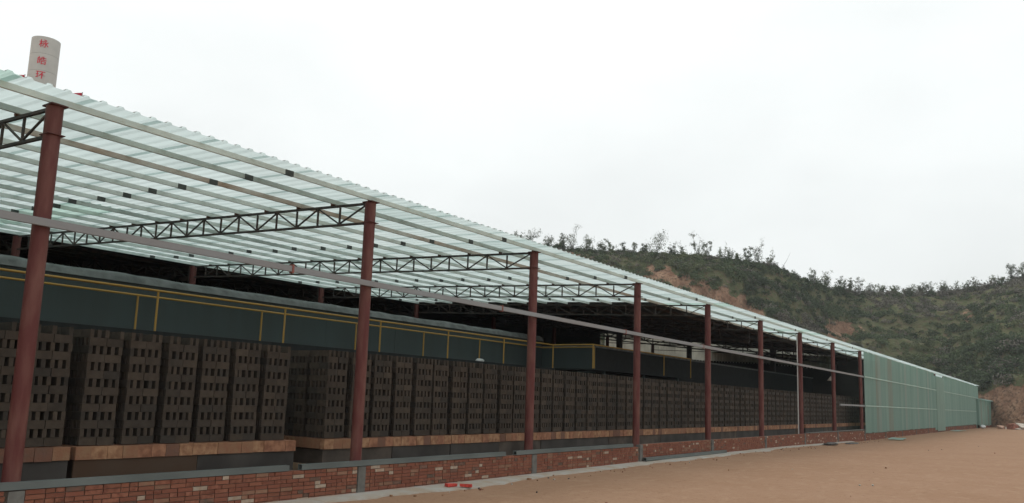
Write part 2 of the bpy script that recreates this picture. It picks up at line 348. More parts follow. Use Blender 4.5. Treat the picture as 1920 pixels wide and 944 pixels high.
GREENS = [mat('leaf_dark_green', (.068, .092, .05), .9, .3, .6, trans=.25), mat('leaf_mid_green', (.094, .124, .062), .9, .3, .6, trans=.25),
          mat('leaf_olive', (.125, .144, .074), .9, .3, .6, trans=.25), mat('leaf_grey_brown', (.14, .128, .104), .9, .3, .6), mat('leaf_bright_green', (.115, .14, .066), .9, .25, .6, trans=.3)]
def shrubs():
    N = 8500
    a = nr.uniform(-36, 3, N); t = nr.uniform(.035, 1.0, N); E_ = 750; a[:E_] = nr.uniform(-36, 0, E_); t[:E_] = nr.uniform(.965, 1.0, E_)
    rid = np.zeros(N, bool); rid[:E_] = True
    el_soil = soil_mask(a, t)
    x, y, h = hill_h(a, t)
    dens = fbm(x*.06, y*.06, 3, 55)
    keep = (nr.random(N) > np.clip(el_soil*1.2-.2, 0, .9)) & (dens+nr.uniform(-.25, .25, N) > -.22)
    a, t, x, y, h, dens, rid = (q[keep] for q in (a, t, x, y, h, dens, rid)); n = len(a)
    foot = np.clip(1-t/.5, 0, 1)*np.clip((a+17)/5, 0, 1)
    R = nr.uniform(.45, 1.15, n)*(1+foot*1.1)*np.where(nr.random(n) < .12, 1.5, 1); R *= np.where((t > .93) & (a < -14), .6, 1)
    k = (70+90*np.clip(R-.6, 0, 1.4)).astype(int); own = np.repeat(np.arange(n), k); m = len(own)
    D = nr.normal(size=(m, 3)); D /= np.linalg.norm(D, axis=1)[:, None]; D[:, 2] = np.abs(D[:, 2])
    rad = nr.uniform(.55, 1.05, m)*(1+.25*np.sin(D[:, 0]*5+own)*np.cos(D[:, 1]*4+own*.7))
    P = np.stack([x[own], y[own], h[own]], 1)+D*(R[own]*rad)[:, None]*np.stack([np.ones(m), np.ones(m), np.where(rid[own], 1.0+.9*np.sin(own*1.7)**2, .9)], 1); P[:, 2] -= .1
    V = leaf_quads(P, .17+.12*R[own], D, .45)
    ty = nr.random(n); g = fbm(x*.035, y*.035, 3, 91)
    kind = np.where(g > .12, 3, np.where(g > -.02, 0, np.where(g > -.1, 1, 2)))
    kind = np.where(ty < .18, 1, np.where(ty < .3, 3, np.where(ty < .42, 0, kind)))
    kind = np.where((foot > .5) & (ty > .35), 0, kind)
    band = (np.abs(t-.34) < .16) & (a > -14) & (a < -7) & (ty < .7); kind = np.where(band, 2+2*(ty < .3), kind)
    o = put(bpy.data.objects.new('hillside_shrubs', quads_mesh('hillside_shrubs', V, GREENS, kind[own])), None, (0, 0, 0))
    tag(o, 'low green and brown scrub covering the slope of the hill', 'shrubs', kind='stuff')
shrubs()

BARK = mat('bark', (.055, .045, .036), .9, .3, 6)
def tree(az, hpx, wpx, leafy, idx, label, name='skyline_tree', lean=0., t=.985):
    x, y, h = (float(q) for q in hill_h(np.array([float(az)]), np.array([t])))
    rr = float(R_RIDGE(az)); H = hpx/F*rr; Wd = wpx/F*rr
    org = Vector((x, y, h-.15)); r = random.Random(100+idx)
    th = tag(put(bpy.data.objects.new(name, None), None, org), label, 'tree', 'trees along the hill skyline')
    mb = MB(); tips = []
    side = Vector((math.cos(YAW), math.sin(YAW), 0))
    nst = 1 if leafy < .3 else r.choice((2, 3, 3, 4))
    for s in range(nst):
        ph = r.uniform(0, 6.28); sp = Wd*r.uniform(.12, .38)*(nst > 1)
        top = Vector((math.cos(ph)*sp, math.sin(ph)*sp, H*r.uniform(.8, 1.0)*(1 if s == 0 else r.uniform(.6, .95))))+side*lean*H
        p0 = Vector((math.cos(ph)*.12, math.sin(ph)*.12, -.3)); path = []
        for k in range(6):
            f = k/5; path.append(p0.lerp(top, f)+Vector((r.uniform(-.07, .07), r.uniform(-.07, .07), 0))*H*.5*(0 < k < 5))
        mb.tube(path, [max(.014, .042*H/4*(1-.75*k/5)) for k in range(6)], 5)
        for k in (2, 3, 4, 5): tips.append((path[k], .1*H))
        for b in range(6 if leafy > .3 else 2):
            f = r.uniform(.15, .95); i = min(int(f*5), 4); s0 = path[i].lerp(path[i+1], f*5-i); an = r.uniform(0, 6.28)
            ln = Wd*.42*r.uniform(.45, 1.0)*(1.15-.5*f); e = s0+Vector((math.cos(an)*ln, math.sin(an)*ln, ln*r.uniform(.4, 1.3)))
            mid = s0.lerp(e, .5)+Vector((0, 0, -.06*ln)); mb.tube([s0, mid, e], [.02*H/4+.006, .014*H/4+.005, .008], 4, cap=False)
            tips.append((e, ln*.42)); tips.append((mid, ln*.35))
            for q in range(2):
                e2 = mid+Vector((r.uniform(-1, 1), r.uniform(-1, 1), r.uniform(.1, 1.2)))*ln*.5; mb.tube([mid, e2], [.012, .007], 3, cap=False); tips.append((e2, ln*.3))
    inst('trunk', mb.mesh('trunk', BARK), th, org)
    if leafy > .05:
        P = []
        for c, rad in tips:
            if r.random() < .25: continue
            k = int(r.uniform(5, 20)*leafy*1.25)
            P.append(np.array(c)+nr.normal(size=(k, 3))*max(rad, .22)*.5)
        for q in range(4):       # undergrowth round the stems
            an = r.uniform(0, 6.28); P.append(np.array((math.cos(an)*Wd*.3, math.sin(an)*Wd*.3, .25))+nr.normal(size=(14, 3))*.3)
        P = np.concatenate(P); P[:, 2] = np.maximum(P[:, 2], .02)
        V = leaf_quads(P, .19); k = r.choice((0, 1, 1, 2)); mi = np.where(nr.random(len(P)) < .3, (k+1) % 3, k)
        put(bpy.data.objects.new('crown', quads_mesh('crown', V, GREENS[:3], mi)), th, org)
def px_az(u): return float(np.interp(u, [940, 1040, 1100, 1200, 1300, 1400, 1450, 1480, 1520, 1560, 1600, 1700, 1780, 1850, 1919], [-35.4, -31.55, -29.27, -25.5, -21.82, -18.24, -16.5, -15.48, -14.13, -12.82, -11.53, -8.38, -5.97, -3.94, -2.01]))
TREES = [(972, 36, 30, .8), (990, 36, 40, .9), (1026, 30, 28, .8), (1052, 28, 24, .8), (1074, 47, 50, 1.0), (1102, 36, 36, .9), (1128, 28, 24, .6), (1146, 21, 18, .9), (1168, 22, 14, .5), (1185, 26, 20, .5), (1206, 20, 18, .7),
         (1229, 41, 48, 1.0), (1262, 28, 22, .5), (1281, 30, 24, .5), (1305, 47, 28, .6), (1324, 34, 24, .8), (1354, 32, 26, .5), (1366, 26, 24, .5), (1381, 18, 16, .7), (1402, 31, 20, .9), (1421, 52, 30, .6), (1443, 32, 24, .8),
         (1525, 28, 26, .9), (1546, 30, 28, .8), (1579, 34, 22, .8), (1592, 30, 18, .9), (1608, 34, 22, .9), (1634, 20, 24, .8), (1655, 20, 24, .8), (1678, 14, 24, 1.0), (1704, 14, 28, 1.0), (1730, 19, 26, .9), (1752, 18, 28, .9), (1770, 18, 28, .9),
         (1796, 19, 18, .7), (1811, 17, 18, .6), (1829, 20, 16, .6), (1858, 20, 18, .7), (1876, 17, 18, .8), (1896, 32, 20, .9), (1911, 22, 18, .8), (1940, 26, 22, .9)]
def size_word(h, l): return ('tall ' if h > 36 else 'small ' if h < 22 else '')+('leafy ' if l > .75 else 'sparse ' if l < .55 else 'thin-leaved ')
HT = [q for q in TREES if q[0] < 1500]; ST = [q for q in TREES if q[0] >= 1500]
def ordw(i): return ORD[i] if i < 20 else {20: 'twenty-first', 21: 'twenty-second'}.get(i, str(i))
for i, (u, hp, wp, l) in enumerate(HT):
    tree(px_az(u), hp*1.06, wp, l, i, size_word(hp, l)+'tree on the high left hilltop, %s from the left' % ordw(i))
for i, (u, hp, wp, l) in enumerate(ST):
    lab = size_word(hp, l)+'tree on the lower right ridge, %s from the left' % ordw(i)
    tree(px_az(u), hp*1.06, wp, l, 50+i, lab)
tree(px_az(1463), 40, 8, .02, 99, 'bare leaning sapling at the right edge of the high hilltop', 'bare_sapling', lean=.45)

# ------------------------------------------------------------------ steel shed
YC = [-6.0, 0, 6.0, 11.87, 17.855, 23.838, 30.083, 36.331, 43.106, 50.254]
YC2 = [57.2, 64.0, 70.8, 77.6, 84.4, 91.2, 98, 104.8, 111.6, 118.4, 124.6]
HC, SLOPE, WID, YHALL, XSTRIP, YEND = 5.513, .0399, 14.297, 23.95, -2.07, 125.6
zr = lambda x: HC-x*SLOPE          # underside line of the roof steel
shed = thing('steel_shed', 'long open-sided shed with red steel columns, lattice trusses and translucent green roof', 'shed', (0, 0, 0))
cm = MB(); cm.tube([(0, 0, .45), (0, 0, HC-.02)], .108, 20)
cm = cm.mesh('column', M_COL)
plate = MB(); plate.box((-.12, -.11, HC-.02), (.135, .11, HC)); plate.box((-.112, -.112, HC-.42), (.135, .112, HC-.408)); plate = plate.mesh('cap_plate', mat('dark_red_plate', (.1, .035, .03), .6))
foot = MB(); foot.box((-.15, -.15, .43), (.15, .15, .455)); foot = foot.mesh('base_plate', M_COL)
for i, yc in enumerate(YC+YC2):
    c = inst('column', cm, shed, (0, yc, 0))
    inst('cap_plate', plate, c, (0, yc, 0)); inst('base_plate', foot, c, (0, yc, 0))
icm = MB().tube([(0, 0, -.1), (0, 0, zr(-WID)-.02)], .11, 14).mesh('inner_column', M_COL)
for yc in YC: inst('column', icm, shed, (-WID, yc, 0))
# trusses
PX = [-.06]+[-.83-.637*k for k in range(22)]
ch = MB()
ch.bar((.05, 0, zr(0)-.03), (-WID+.1, 0, zr(-WID)-.03), .045, .045); ch.bar((-.1, 0, zr(0)-.41), (-WID+.1, 0, zr(-WID)-.41), .045, .042)
ch = ch.mesh('truss', M_TRUSS)
vm = MB().bar((0, 0, -.06), (0, 0, -.385), .032, .032).mesh('upright', M_TRUSS)
def diag(dx): # from top (0) to bottom offset dx
    return MB().bar((0, 0, -.055), (dx, 0, -.385-dx*SLOPE), .027, .027).mesh('diagonal', M_TRUSS)
d1, dR, dL = diag(-.70), diag(.597), diag(-.597)
cleat = MB().box((-.03, -.04, -.005), (.03, .04, .05)).mesh('purlin_cleat', mat('rusty_cleat', (.12, .06, .04), .8))
PUR = [.05-1.024*k for k in range(15)]; PUR[-1] = -WID+.06
for i, yc in enumerate(YC):
    t = inst('truss', ch, shed, (0, yc, 0))
    npan = len(PX) if i < 7 else 9
    for k in range(1, npan):
        x = PX[k]
        if x < -WID+.3: break
        inst('upright', vm, t, (x, yc, zr(x)))
        if k == 1: inst('diagonal', d1, t, (PX[0]-.07, yc, zr(PX[0])))
        elif k % 2 == 0: inst('diagonal', dR, t, (x+.02, yc, zr(x)))     # top at even, bottom at the odd one before
        else: inst('diagonal', dL, t, (PX[k-1]-.02, yc, zr(PX[k-1])))
    for x in PUR[:14]: inst('cleat', cleat, t, (x-.07, yc, zr(x)))
# purlins
def purlin_mesh(y0, y1, m):
    mb = MB(); t = .004
    mb.box((-.02, y0, .014), (.02, y1, .1)); return mb.mesh('purlin', m)
slv = MB().box((-.025, -.09, .01), (.025, .09, .103)).mesh('joint_sleeve', M_SLEEVE)
for k, x in enumerate(PUR):
    far = YEND if k < 3 else YHALL-.06
    m = M_GALV[2] if k in (2,) else M_GALV[1] if k in (1, 7, 11) else M_GALV[0]
    p = inst('purlin', purlin_mesh(-6.4, far, m), shed, (x, 0, zr(x)))
    for q, yj in enumerate((-2.2, 3.98, 10.35, 16.75, 22.6, 29.2, 35.2, 41.5, 48.0)):
        if yj < far-.5 and (k > 0 or q > 0): inst('joint_sleeve', slv, p, (x, yj+rnd.uniform(-.15, .15), zr(x)))
# roof sheets
PITCH_R = .24
def sheet_mesh(x0, x1, width, name, m, h=.03):
    """ribs run along local x; y from 0 to width+lap"""
    prof = []; n = int(round(width/PITCH_R))
    for k in range(n): prof += [(k*PITCH_R, 0), (k*PITCH_R+.14, 0), (k*PITCH_R+.16, h), (k*PITCH_R+.215, h)]
    prof += [(n*PITCH_R, .006), (n*PITCH_R+.1, .006)]
    xs = np.linspace(x0, x1, 2)
    vs = [(x, yy, zz-x*SLOPE) for x in xs for yy, zz in prof]; L_ = len(prof)
    fs = [(i, i+1, L_+i+1, L_+i) for i in range(L_-1)]
    return MB().add(vs, fs).mesh(name, m)
S_A = [sheet_mesh(.47, -7.25, .96, 'roof_sheet', m) for m in M_ROOF]
S_B = [sheet_mesh(-7.1, -WID-.1, .96, 'roof_sheet', m) for m in M_ROOF]
S_C = [sheet_mesh(.47, XSTRIP-.1, .96, 'roof_sheet', m) for m in M_ROOF]
y = -6.5; k = 0
while y < YEND+.3:
    pick = lambda: rnd.choices(range(4), (.45, .35, .15, .05))[0]
    dz = .0015*(k % 2); jx = rnd.uniform(-.012, .012)
    if y+.96 < YHALL+.5:
        inst('roof_sheet', S_A[pick()], shed, (jx, y, HC+.104+dz)); inst('roof_sheet', S_B[pick()], shed, (jx, y, HC+.098+dz))
    else: inst('roof_sheet', S_C[pick()], shed, (jx, y, HC+.104+dz))
    y += .96; k += 1
# girts
GJ = [-6.3, -2.1, 4.07, 10.32, 16.74, 23.0, 29.3, 35.6, 42, 48.3, YEND]
clip = MB().box((.105, -.02, -.075), (.185, .02, .075)).mesh('girt_clip', mat('red_clip', (.25, .09, .07), .7))
for a, b in zip(GJ[:-1], GJ[1:]):
    m = MB(); m.box((.115, a+.006, 3.90-.05), (.175, b-.006, 3.90+.05)); g = m.build('girt', M_GIRT, shed, (.14, a, 3.9))
    if 0 < b < 40: inst('girt_clip', clip, g, (0, b, 3.9))
m = MB(); m.box((.115, 43.9, 2.07-.05), (.175, YEND, 2.07+.05)); m.build('girt', M_GIRT, shed, (.14, 44, 2.07))
# opaque roof behind the narrow strip past the hall, not seen from the yard
m = MB(); m.add([(XSTRIP, YHALL+38, zr(XSTRIP)+.12), (-WID, YHALL+38, zr(-WID)+.12), (-WID, YEND, zr(-WID)+.12), (XSTRIP, YEND, zr(XSTRIP)+.12)], [(0, 1, 2, 3)])
m.add([(XSTRIP, YHALL+38, zr(XSTRIP)+.16), (-WID, YHALL+38, zr(-WID)+.16), (-WID, YEND, zr(-WID)+.16), (XSTRIP, YEND, zr(XSTRIP)+.16)], [(0, 1, 2, 3)]); m.build('rear_roof', M_DARKROOF, shed)
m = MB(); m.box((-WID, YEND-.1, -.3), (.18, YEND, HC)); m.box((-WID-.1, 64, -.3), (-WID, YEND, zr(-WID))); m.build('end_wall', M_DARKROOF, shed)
m = MB(); m.tube([(-.1, 36.2, .5), (-.1, 36.2, 5.4)], .028, 8); m.build('downpipe', M_PIPE, shed)
# cladding sheets
def clad_mesh(z0, z1, width, m, h=.035, lap=.03):
    prof = []; n = 4; p = width/n
    for k in range(n): prof += [(k*p, 0), (k*p+p*.5, 0), (k*p+p*.62, h), (k*p+p*.86, h)]
    prof += [(width, .003), (width+lap, .003)]; L_ = len(prof)
    vs = [(xx, yy, z) for z in (z0, z1) for yy, xx in prof]
    return MB().add(vs, [(i, i+1, L_+i+1, L_+i) for i in range(L_-1)]).mesh('cladding_sheet', m)
CLW = .88
C_M = [clad_mesh(0, 5.13, CLW, m) for m in M_CLAD]
y = 50.42; k = 0
while y < YEND-.3:
    r_ = 4 if k in (4, 9, 10) else 3 if k in (5, 17, 24, 31) else rnd.choices((0, 1, 2), (.5, .25, .25))[0]
    inst('cladding_sheet', C_M[r_], shed, (.195+.0012*(k % 2), y, .37+rnd.uniform(-.02, .02)-(.22 if 82 < y < 89 else 0)), scale=(1, 1, 1)); y += CLW; k += 1
for zz, w in ((3.9, .036), (2.07, .032)):  # added outer strips, standing for the girts seen through the sheets
    m = MB(); m.box((.236, 50.44, zz-w), (.243, YEND-.2, zz+w)); m.build('girt_line_strip', mat('pale_green_strip', (.4, .53, .47), .6, .12, 1.5, stretch=(1, .4, 1)), shed, (.24, 51, zz))
# pale loose sheet hung over the joint, reaching the ground
hs = clad_mesh(0, 5.2, 5.6, M_CLAD[1]); inst('cladding_sheet', hs, shed, (.27, 83.2, .02))

# ------------------------------------------------------------------ kiln hall behind
hall = thing('kiln_hall', 'dark roofed hall behind the translucent shed roof, pale lit end wall', 'hall', (-14, 20, 0))
HS = .107; YE = 62.0; XB = -40.
zh1 = lambda x: 6.12+(-WID-x)*HS
zh2 = lambda x: 5.70+(XSTRIP-x)*HS
def slab(m, x0, x1, y0, y1, z): m.add([(x0, y0, z(x0)), (x1, y0, z(x1)), (x1, y1, z(x1)), (x0, y1, z(x0)), (x0, y0, z(x0)+.05), (x1, y0, z(x1)+.05), (x1, y1, z(x1)+.05), (x0, y1, z(x0)+.05)], BF)
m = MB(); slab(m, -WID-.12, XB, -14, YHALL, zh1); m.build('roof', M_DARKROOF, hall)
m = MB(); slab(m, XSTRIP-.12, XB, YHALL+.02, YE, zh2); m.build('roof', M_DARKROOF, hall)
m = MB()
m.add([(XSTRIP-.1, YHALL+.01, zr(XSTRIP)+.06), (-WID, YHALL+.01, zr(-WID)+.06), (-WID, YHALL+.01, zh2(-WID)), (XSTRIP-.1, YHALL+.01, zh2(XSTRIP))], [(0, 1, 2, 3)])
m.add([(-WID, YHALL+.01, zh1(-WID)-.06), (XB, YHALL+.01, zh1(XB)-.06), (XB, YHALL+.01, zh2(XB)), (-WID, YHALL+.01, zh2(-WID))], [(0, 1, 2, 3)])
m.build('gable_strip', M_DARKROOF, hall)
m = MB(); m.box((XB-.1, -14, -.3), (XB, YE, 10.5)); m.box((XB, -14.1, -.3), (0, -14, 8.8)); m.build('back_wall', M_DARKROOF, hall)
# end wall: dark lower part, pale translucent strip above
LOW = [(-40, 10.2), (-25.01, 8.6), (-25, 6.42), (-23.6, 6.35), (-15, 5.55), (-9.6, 5.35), (-4, 4.85), (-3.99, 5.6), (-.2, 5.5)]
lowz = lambda x: float(np.interp(x, [p[0] for p in LOW], [p[1] for p in LOW]))
m = MB(); vs = []
for x, z in LOW: vs += [(x, YE, -.3), (x, YE, z), (x, YE+.12, -.3), (x, YE+.12, z)]
fs = []
for k in range(len(LOW)-1): a = 4*k; fs += [(a, a+4, a+5, a+1), (a+2, a+3, a+7, a+6), (a+1, a+5, a+7, a+3)]
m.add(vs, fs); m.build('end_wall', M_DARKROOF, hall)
x = -39.5
while x < -4.5:
    if x < -25: x += 1.0; continue
    x1 = x+1.0; m = MB(); n = 4
    pr = []
    for k in range(n): pr += [(x+k*.25, 0), (x+k*.25+.13, 0), (x+k*.25+.16, .03), (x+k*.25+.21, .03)]
    pr += [(x1, 0)]
    vs = [(q, YE+.02-d, lowz(q)-.1) for q, d in pr]+[(q, YE+.02-d, zh2(q) if q < XSTRIP else zr(q)) for q, d in pr]; L_ = len(pr)
    m.add(vs, [(i, i+1, L_+i+1, L_+i) for i in range(L_-1)]); m.build('wall_sheet', M_PALE, hall, (x, YE, 6)); x = x1
def hall_truss(x0, x1, yy, z, dep=.75, st=1.1):
    m = MB(); m.bar((x0, yy, z(x0)-.12), (x1, yy, z(x1)-.12), .1, .1); m.bar((x0, yy, z(x0)-dep), (x1, yy, z(x1)-dep), .1, .1)
    n = int(abs(x1-x0)/st); xs = [x0+(x1-x0)*k/n for k in range(n+1)]
    for k in range(n):
        m.bar((xs[k], yy, z(xs[k])-.12), (xs[k], yy, z(xs[k])-dep), .07, .07)
        a, b = (xs[k], xs[k+1]) if k % 2 else (xs[k+1], xs[k]); m.bar((a, yy, z(a)-.12), (b, yy, z(b)-dep), .06, .06)
    m.build('truss', M_TRUSS, hall, (x0, yy, 5))
for yy in YC[1:6]: hall_truss(-WID-.2, -30, yy, zh1, .55, .9)
for yy in (36.331, 50.25, 58.5): hall_truss(XSTRIP-.5, -32, yy, zh2, .7, 1.5)
for xx, yy in ((-7.5, 57), (-14.2, 57), (-20.5, 57), (-27, 57), (-17, 50.25), (-24, 50.25)):
    m = MB(); m.box((xx-.16, yy-.16, 0), (xx+.16, yy+.16, zh2(xx)-.1)); m.build('column', M_TRUSS, hall, (xx, yy, 0))
for k in range(9):      # hall purlins, seen only as faint lines
    x = -WID-1.2-2.4*k; m = MB(); m.box((x-.04, -13, zh1(x)-.1), (x+.04, YHALL-.1, zh1(x)-.012)); m.build('purlin', M_TRUSS, hall, (x, 0, 6))
for k in range(13):
    x = XSTRIP-1.2-2.2*k; m = MB(); m.box((x-.04, YHALL+.2, zh2(x)-.1), (x+.04, YE-.2, zh2(x)-.012)); m.build('purlin', M_TRUSS, hall, (x, 0, 6))

# ------------------------------------------------------------------ tunnel kiln with walkway
kiln = thing('tunnel_kiln', 'long blue-green tunnel kiln body with a grey rounded top lip', 'kiln', (-10.5, 8, 0))
KX, KZ, KY0, KY1 = -8.6, 4.52, -13, 26.0
y = KY0; k = 0
while y < KY1-.01:
    y1 = min(y+3.25, KY1); m = MB(); m.box((KX-.25, y+.002, 0), (KX+rnd.uniform(-.004, .004), y1-.002, KZ)); m.build('side_panel', M_KILN, kiln, (KX, y, 0)); y = y1
m = MB(); m.box((-13.6, KY0, 0), (KX-.26, KY1, KZ-.02)); m.build('core', M_KILN, kiln)
m = MB(); n = 120; vs = []; R_ = 7                 # wavy rounded lip
for i in range(n+1):
    yy = KY0+(KY1-KY0)*i/n; w = .05*(vnoise(np.array([yy*1.3]), np.array([.5]), 15)[0]-.5)+.04*(vnoise(np.array([yy*4.]), np.array([.5]), 16)[0]-.5)
    for j in range(R_):
        a = math.pi*.5*j/(R_-1); vs.append((KX-.22+.26*math.cos(a)+(.03 if j == 0 else 0), yy, KZ-.1+(.24+w)*math.sin(a)))
    vs.append((-13.6, yy, KZ+.12))
R1 = R_+1
m.add(vs, [(i*R1+j, (i+1)*R1+j, (i+1)*R1+j+1, i*R1+j+1) for i in range(n) for j in range(R1-1)], 0, True)
m.build('top_lip', M_KILNTOP, kiln)
m = MB(); m.box((-13.6, KY1+.02, 0), (-5.9, 61.8, 4.12)); m.build('rear_chamber', M_KILN, kiln, (-9, 26, 0))
m = MB(); m.box((-5.89, KY1+.1, 0), (-5.86, 61.8, 4.11)); m.build('side_shade_sheet', mat('shade_black_plate', (.018, .02, .02), .8), kiln, (-5.9, 27, 0))  # added sheet, the shade on the chamber's side put into its near-black colour
m = MB(); m.box((-13.7, KY1-.05, 4.125), (-5.82, 61.9, 4.2)); m.build('chamber_lid', M_KILNTOP, kiln, (-9, 26, 4))
DZ = 3.12
walk = thing('kiln_walkway', 'shade-blackened steel walkway deck along the side of the tunnel kiln', 'walkway', (-7.6, 8, 0))
m = MB(); m.box((KX+.02, -10, DZ-.05), (-6.72, 25.9, DZ)); m.build('deck', M_DECK, walk)
m = MB(); m.box((-6.72, -10, DZ-.2), (-6.66, 23.9, DZ+.0)); m.build('edge_shade_beam', M_DECK, walk)  # deck edge, made deeper and black to stand for the shadow below
m = MB(); m.box((-6.64, 23.95, DZ-.05), (-4.8, 25.9, DZ)); m.box((-5.88, 25.9, DZ-.05), (-4.8, 34.6, DZ)); m.build('deck', M_DECK, walk)
for yy in np.arange(-9.4, 34, 3.84):
    xx = -6.75 if yy < 24 else -5.0
    m = MB(); m.box((xx-.05, yy-.05, -.1), (xx+.05, yy+.05, DZ-.06)); m.build('support_post', M_KILN, walk, (xx, float(yy), 0))
def railing(label, path, posts):
    t = thing('guard_railing', label, 'railing', (path[0][0], path[0][1], DZ), 'yellow walkway railings')
    HR = 4.09
    for a, b in zip(path[:-1], path[1:]):
        m = MB(); m.tube([(a[0], a[1], HR), (b[0], b[1], HR)], .027, 8); m.build('rail', M_YEL, t, (a[0], a[1], HR))
    for x, y in posts: m = MB(); m.tube([(x, y, DZ+.005), (x, y, HR-.01)], .026, 8); m.build('post', M_YEL, t, (x, y, DZ))
ys = [5.97-3.86*k for k in range(4, 0, -1)]+[5.97, 9.80, 13.6, 17.0, 20.4]
railing('near yellow pipe railing on the kiln walkway, its top rail higher', [(-6.8, -10), (-6.8, 24.0), (-4.9, 24.0), (-4.9, 34.3)], [(-6.8, y) for y in ys]+[(-6.8, 24.0), (-4.9, 24.0), (-4.9, 27.8), (-4.9, 31.0), (-4.9, 34.3)])
railing('far yellow pipe railing on the kiln walkway, next to the blue-green wall', [(-8.2, -10), (-8.2, 25.4), (-5.6, 25.4)], [(-8.2, y+.33) for y in ys]+[(-8.2, 24.2), (-5.6, 25.4)])
# white bag left on the deck edge
def blob(name, m_, org, sx, sy, sz, label, cat, seed, n=10, group=None):
    r = random.Random(seed); vs = []; fs = []; rg = 6
    for j in range(rg+1):
        ph = math.pi*j/rg-math.pi/2
        for i in range(n):
            a = 2*math.pi*i/n; q = r.uniform(.7, 1.15); vs.append((math.cos(a)*math.cos(ph)*sx*q, math.sin(a)*math.cos(ph)*sy*q, max(0, (math.sin(ph)*q+.75))*sz*.57))
    for j in range(rg):
        for i in range(n): fs.append((j*n+i, j*n+(i+1) % n, (j+1)*n+(i+1) % n, (j+1)*n+i))
    o = inst(name, MB().add(vs, fs, 0, True).mesh(name, m_), None, org); tag(o, label, cat, group); return o
blob('plastic_bag', M_WHITEBAG, (-6.95, 19.1, DZ+.005),   .1, .26, .11, 'crumpled white plastic bag lying on the kiln walkway edge', 'bag', 3)

# ------------------------------------------------------------------ kiln cars and stacks of raw bricks
SX, SZ0, LH = -.9, .955, .1215
BL, BH, BT = .256, .117, .058
B_STR = [MB().box((-BT, 0, 0), (0, BL, BH)).mesh('brick', m) for m in M_RAW]            # front face at x=0, long along y
B_HDR = [MB().box((-BL, 0, 0), (0, BT, BH)).mesh('brick', m) for m in M_RAW]            # end face at x=0
def stack_layout(seed):
    """front: list of (kind, y, z, dx); inner: list of boxes"""
    r = random.Random(seed); front = []; inner = []
    for l in range(14):
        z = l*LH; j = r.uniform(-.006, .006)
        if l % 2 == 0:
            for b in range(2):
                yy = b*(BL+.008)+j; front.append((0, yy, z, r.uniform(-.006, .006)))
                for d in range(1, 5): x = -d*.108; inner.append(((x-BT, yy, z), (x, yy+BL, z+BH)))
        else:
            mode = r.random(); ys = []
            for h in range(5):
                yy = h*(.52-BT)/4
                if mode < .3 and h in (1, 2): yy -= .022*r.random()
                ys.append(yy+r.uniform(-.006, .006))
            for yy in ys:
                if l == 13 and r.random() < .14: continue
                front.append((1, yy, z, r.uniform(-.008, .008))); inner.append(((-2*BL-.01, yy, z), (-BL-.01, yy+BT, z+BH)))
    return front, inner
LAY = [stack_layout(900+k) for k in range(8)]
def inner_mesh(k):
    m = MB(); r = random.Random(k)
    for a, b in LAY[k][1]: m.box(a, b, r.randrange(4))
    return m.mesh('inner_bricks', M_RAW)
def whole_mesh(k):
    m = MB(); r = random.Random(k+50)
    for a, b in LAY[k][1]: m.box(a, b, r.randrange(4))
    for kd, yy, z, dx in LAY[k][0]:
        m.box((dx-(BL if kd else BT), yy, z), (dx, yy+(BT if kd else BL), z+BH), r.randrange(4))
    return m.mesh('brick_stack', M_RAW)
INNER = [inner_mesh(k) for k in range(8)]; WHOLE = [whole_mesh(k) for k in range(8)]
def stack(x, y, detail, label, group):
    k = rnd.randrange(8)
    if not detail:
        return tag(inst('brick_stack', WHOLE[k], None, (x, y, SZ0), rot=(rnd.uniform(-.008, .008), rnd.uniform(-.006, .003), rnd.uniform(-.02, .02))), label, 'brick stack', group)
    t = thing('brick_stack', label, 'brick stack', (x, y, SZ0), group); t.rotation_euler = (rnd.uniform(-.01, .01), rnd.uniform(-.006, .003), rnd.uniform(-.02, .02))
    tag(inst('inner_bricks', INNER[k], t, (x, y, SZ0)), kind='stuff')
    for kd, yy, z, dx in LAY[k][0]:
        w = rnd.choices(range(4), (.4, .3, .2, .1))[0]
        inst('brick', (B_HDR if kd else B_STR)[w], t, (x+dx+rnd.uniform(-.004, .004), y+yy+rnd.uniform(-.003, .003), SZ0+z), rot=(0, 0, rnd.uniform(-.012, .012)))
FB = [MB().box((-.12, .003, 0), (0, .237, .185), jit=.002).mesh('deck_brick', m) for m in M_FIRE]
FBS = [MB().box((0, .0, 0), (.237, .12, .185), jit=.002).mesh('deck_brick', m) for m in M_FIRE]
wheel = MB().tube([(0, -.05, 0), (0, .05, 0)], .2, 14).mesh('wheel', M_SKIRT[0])
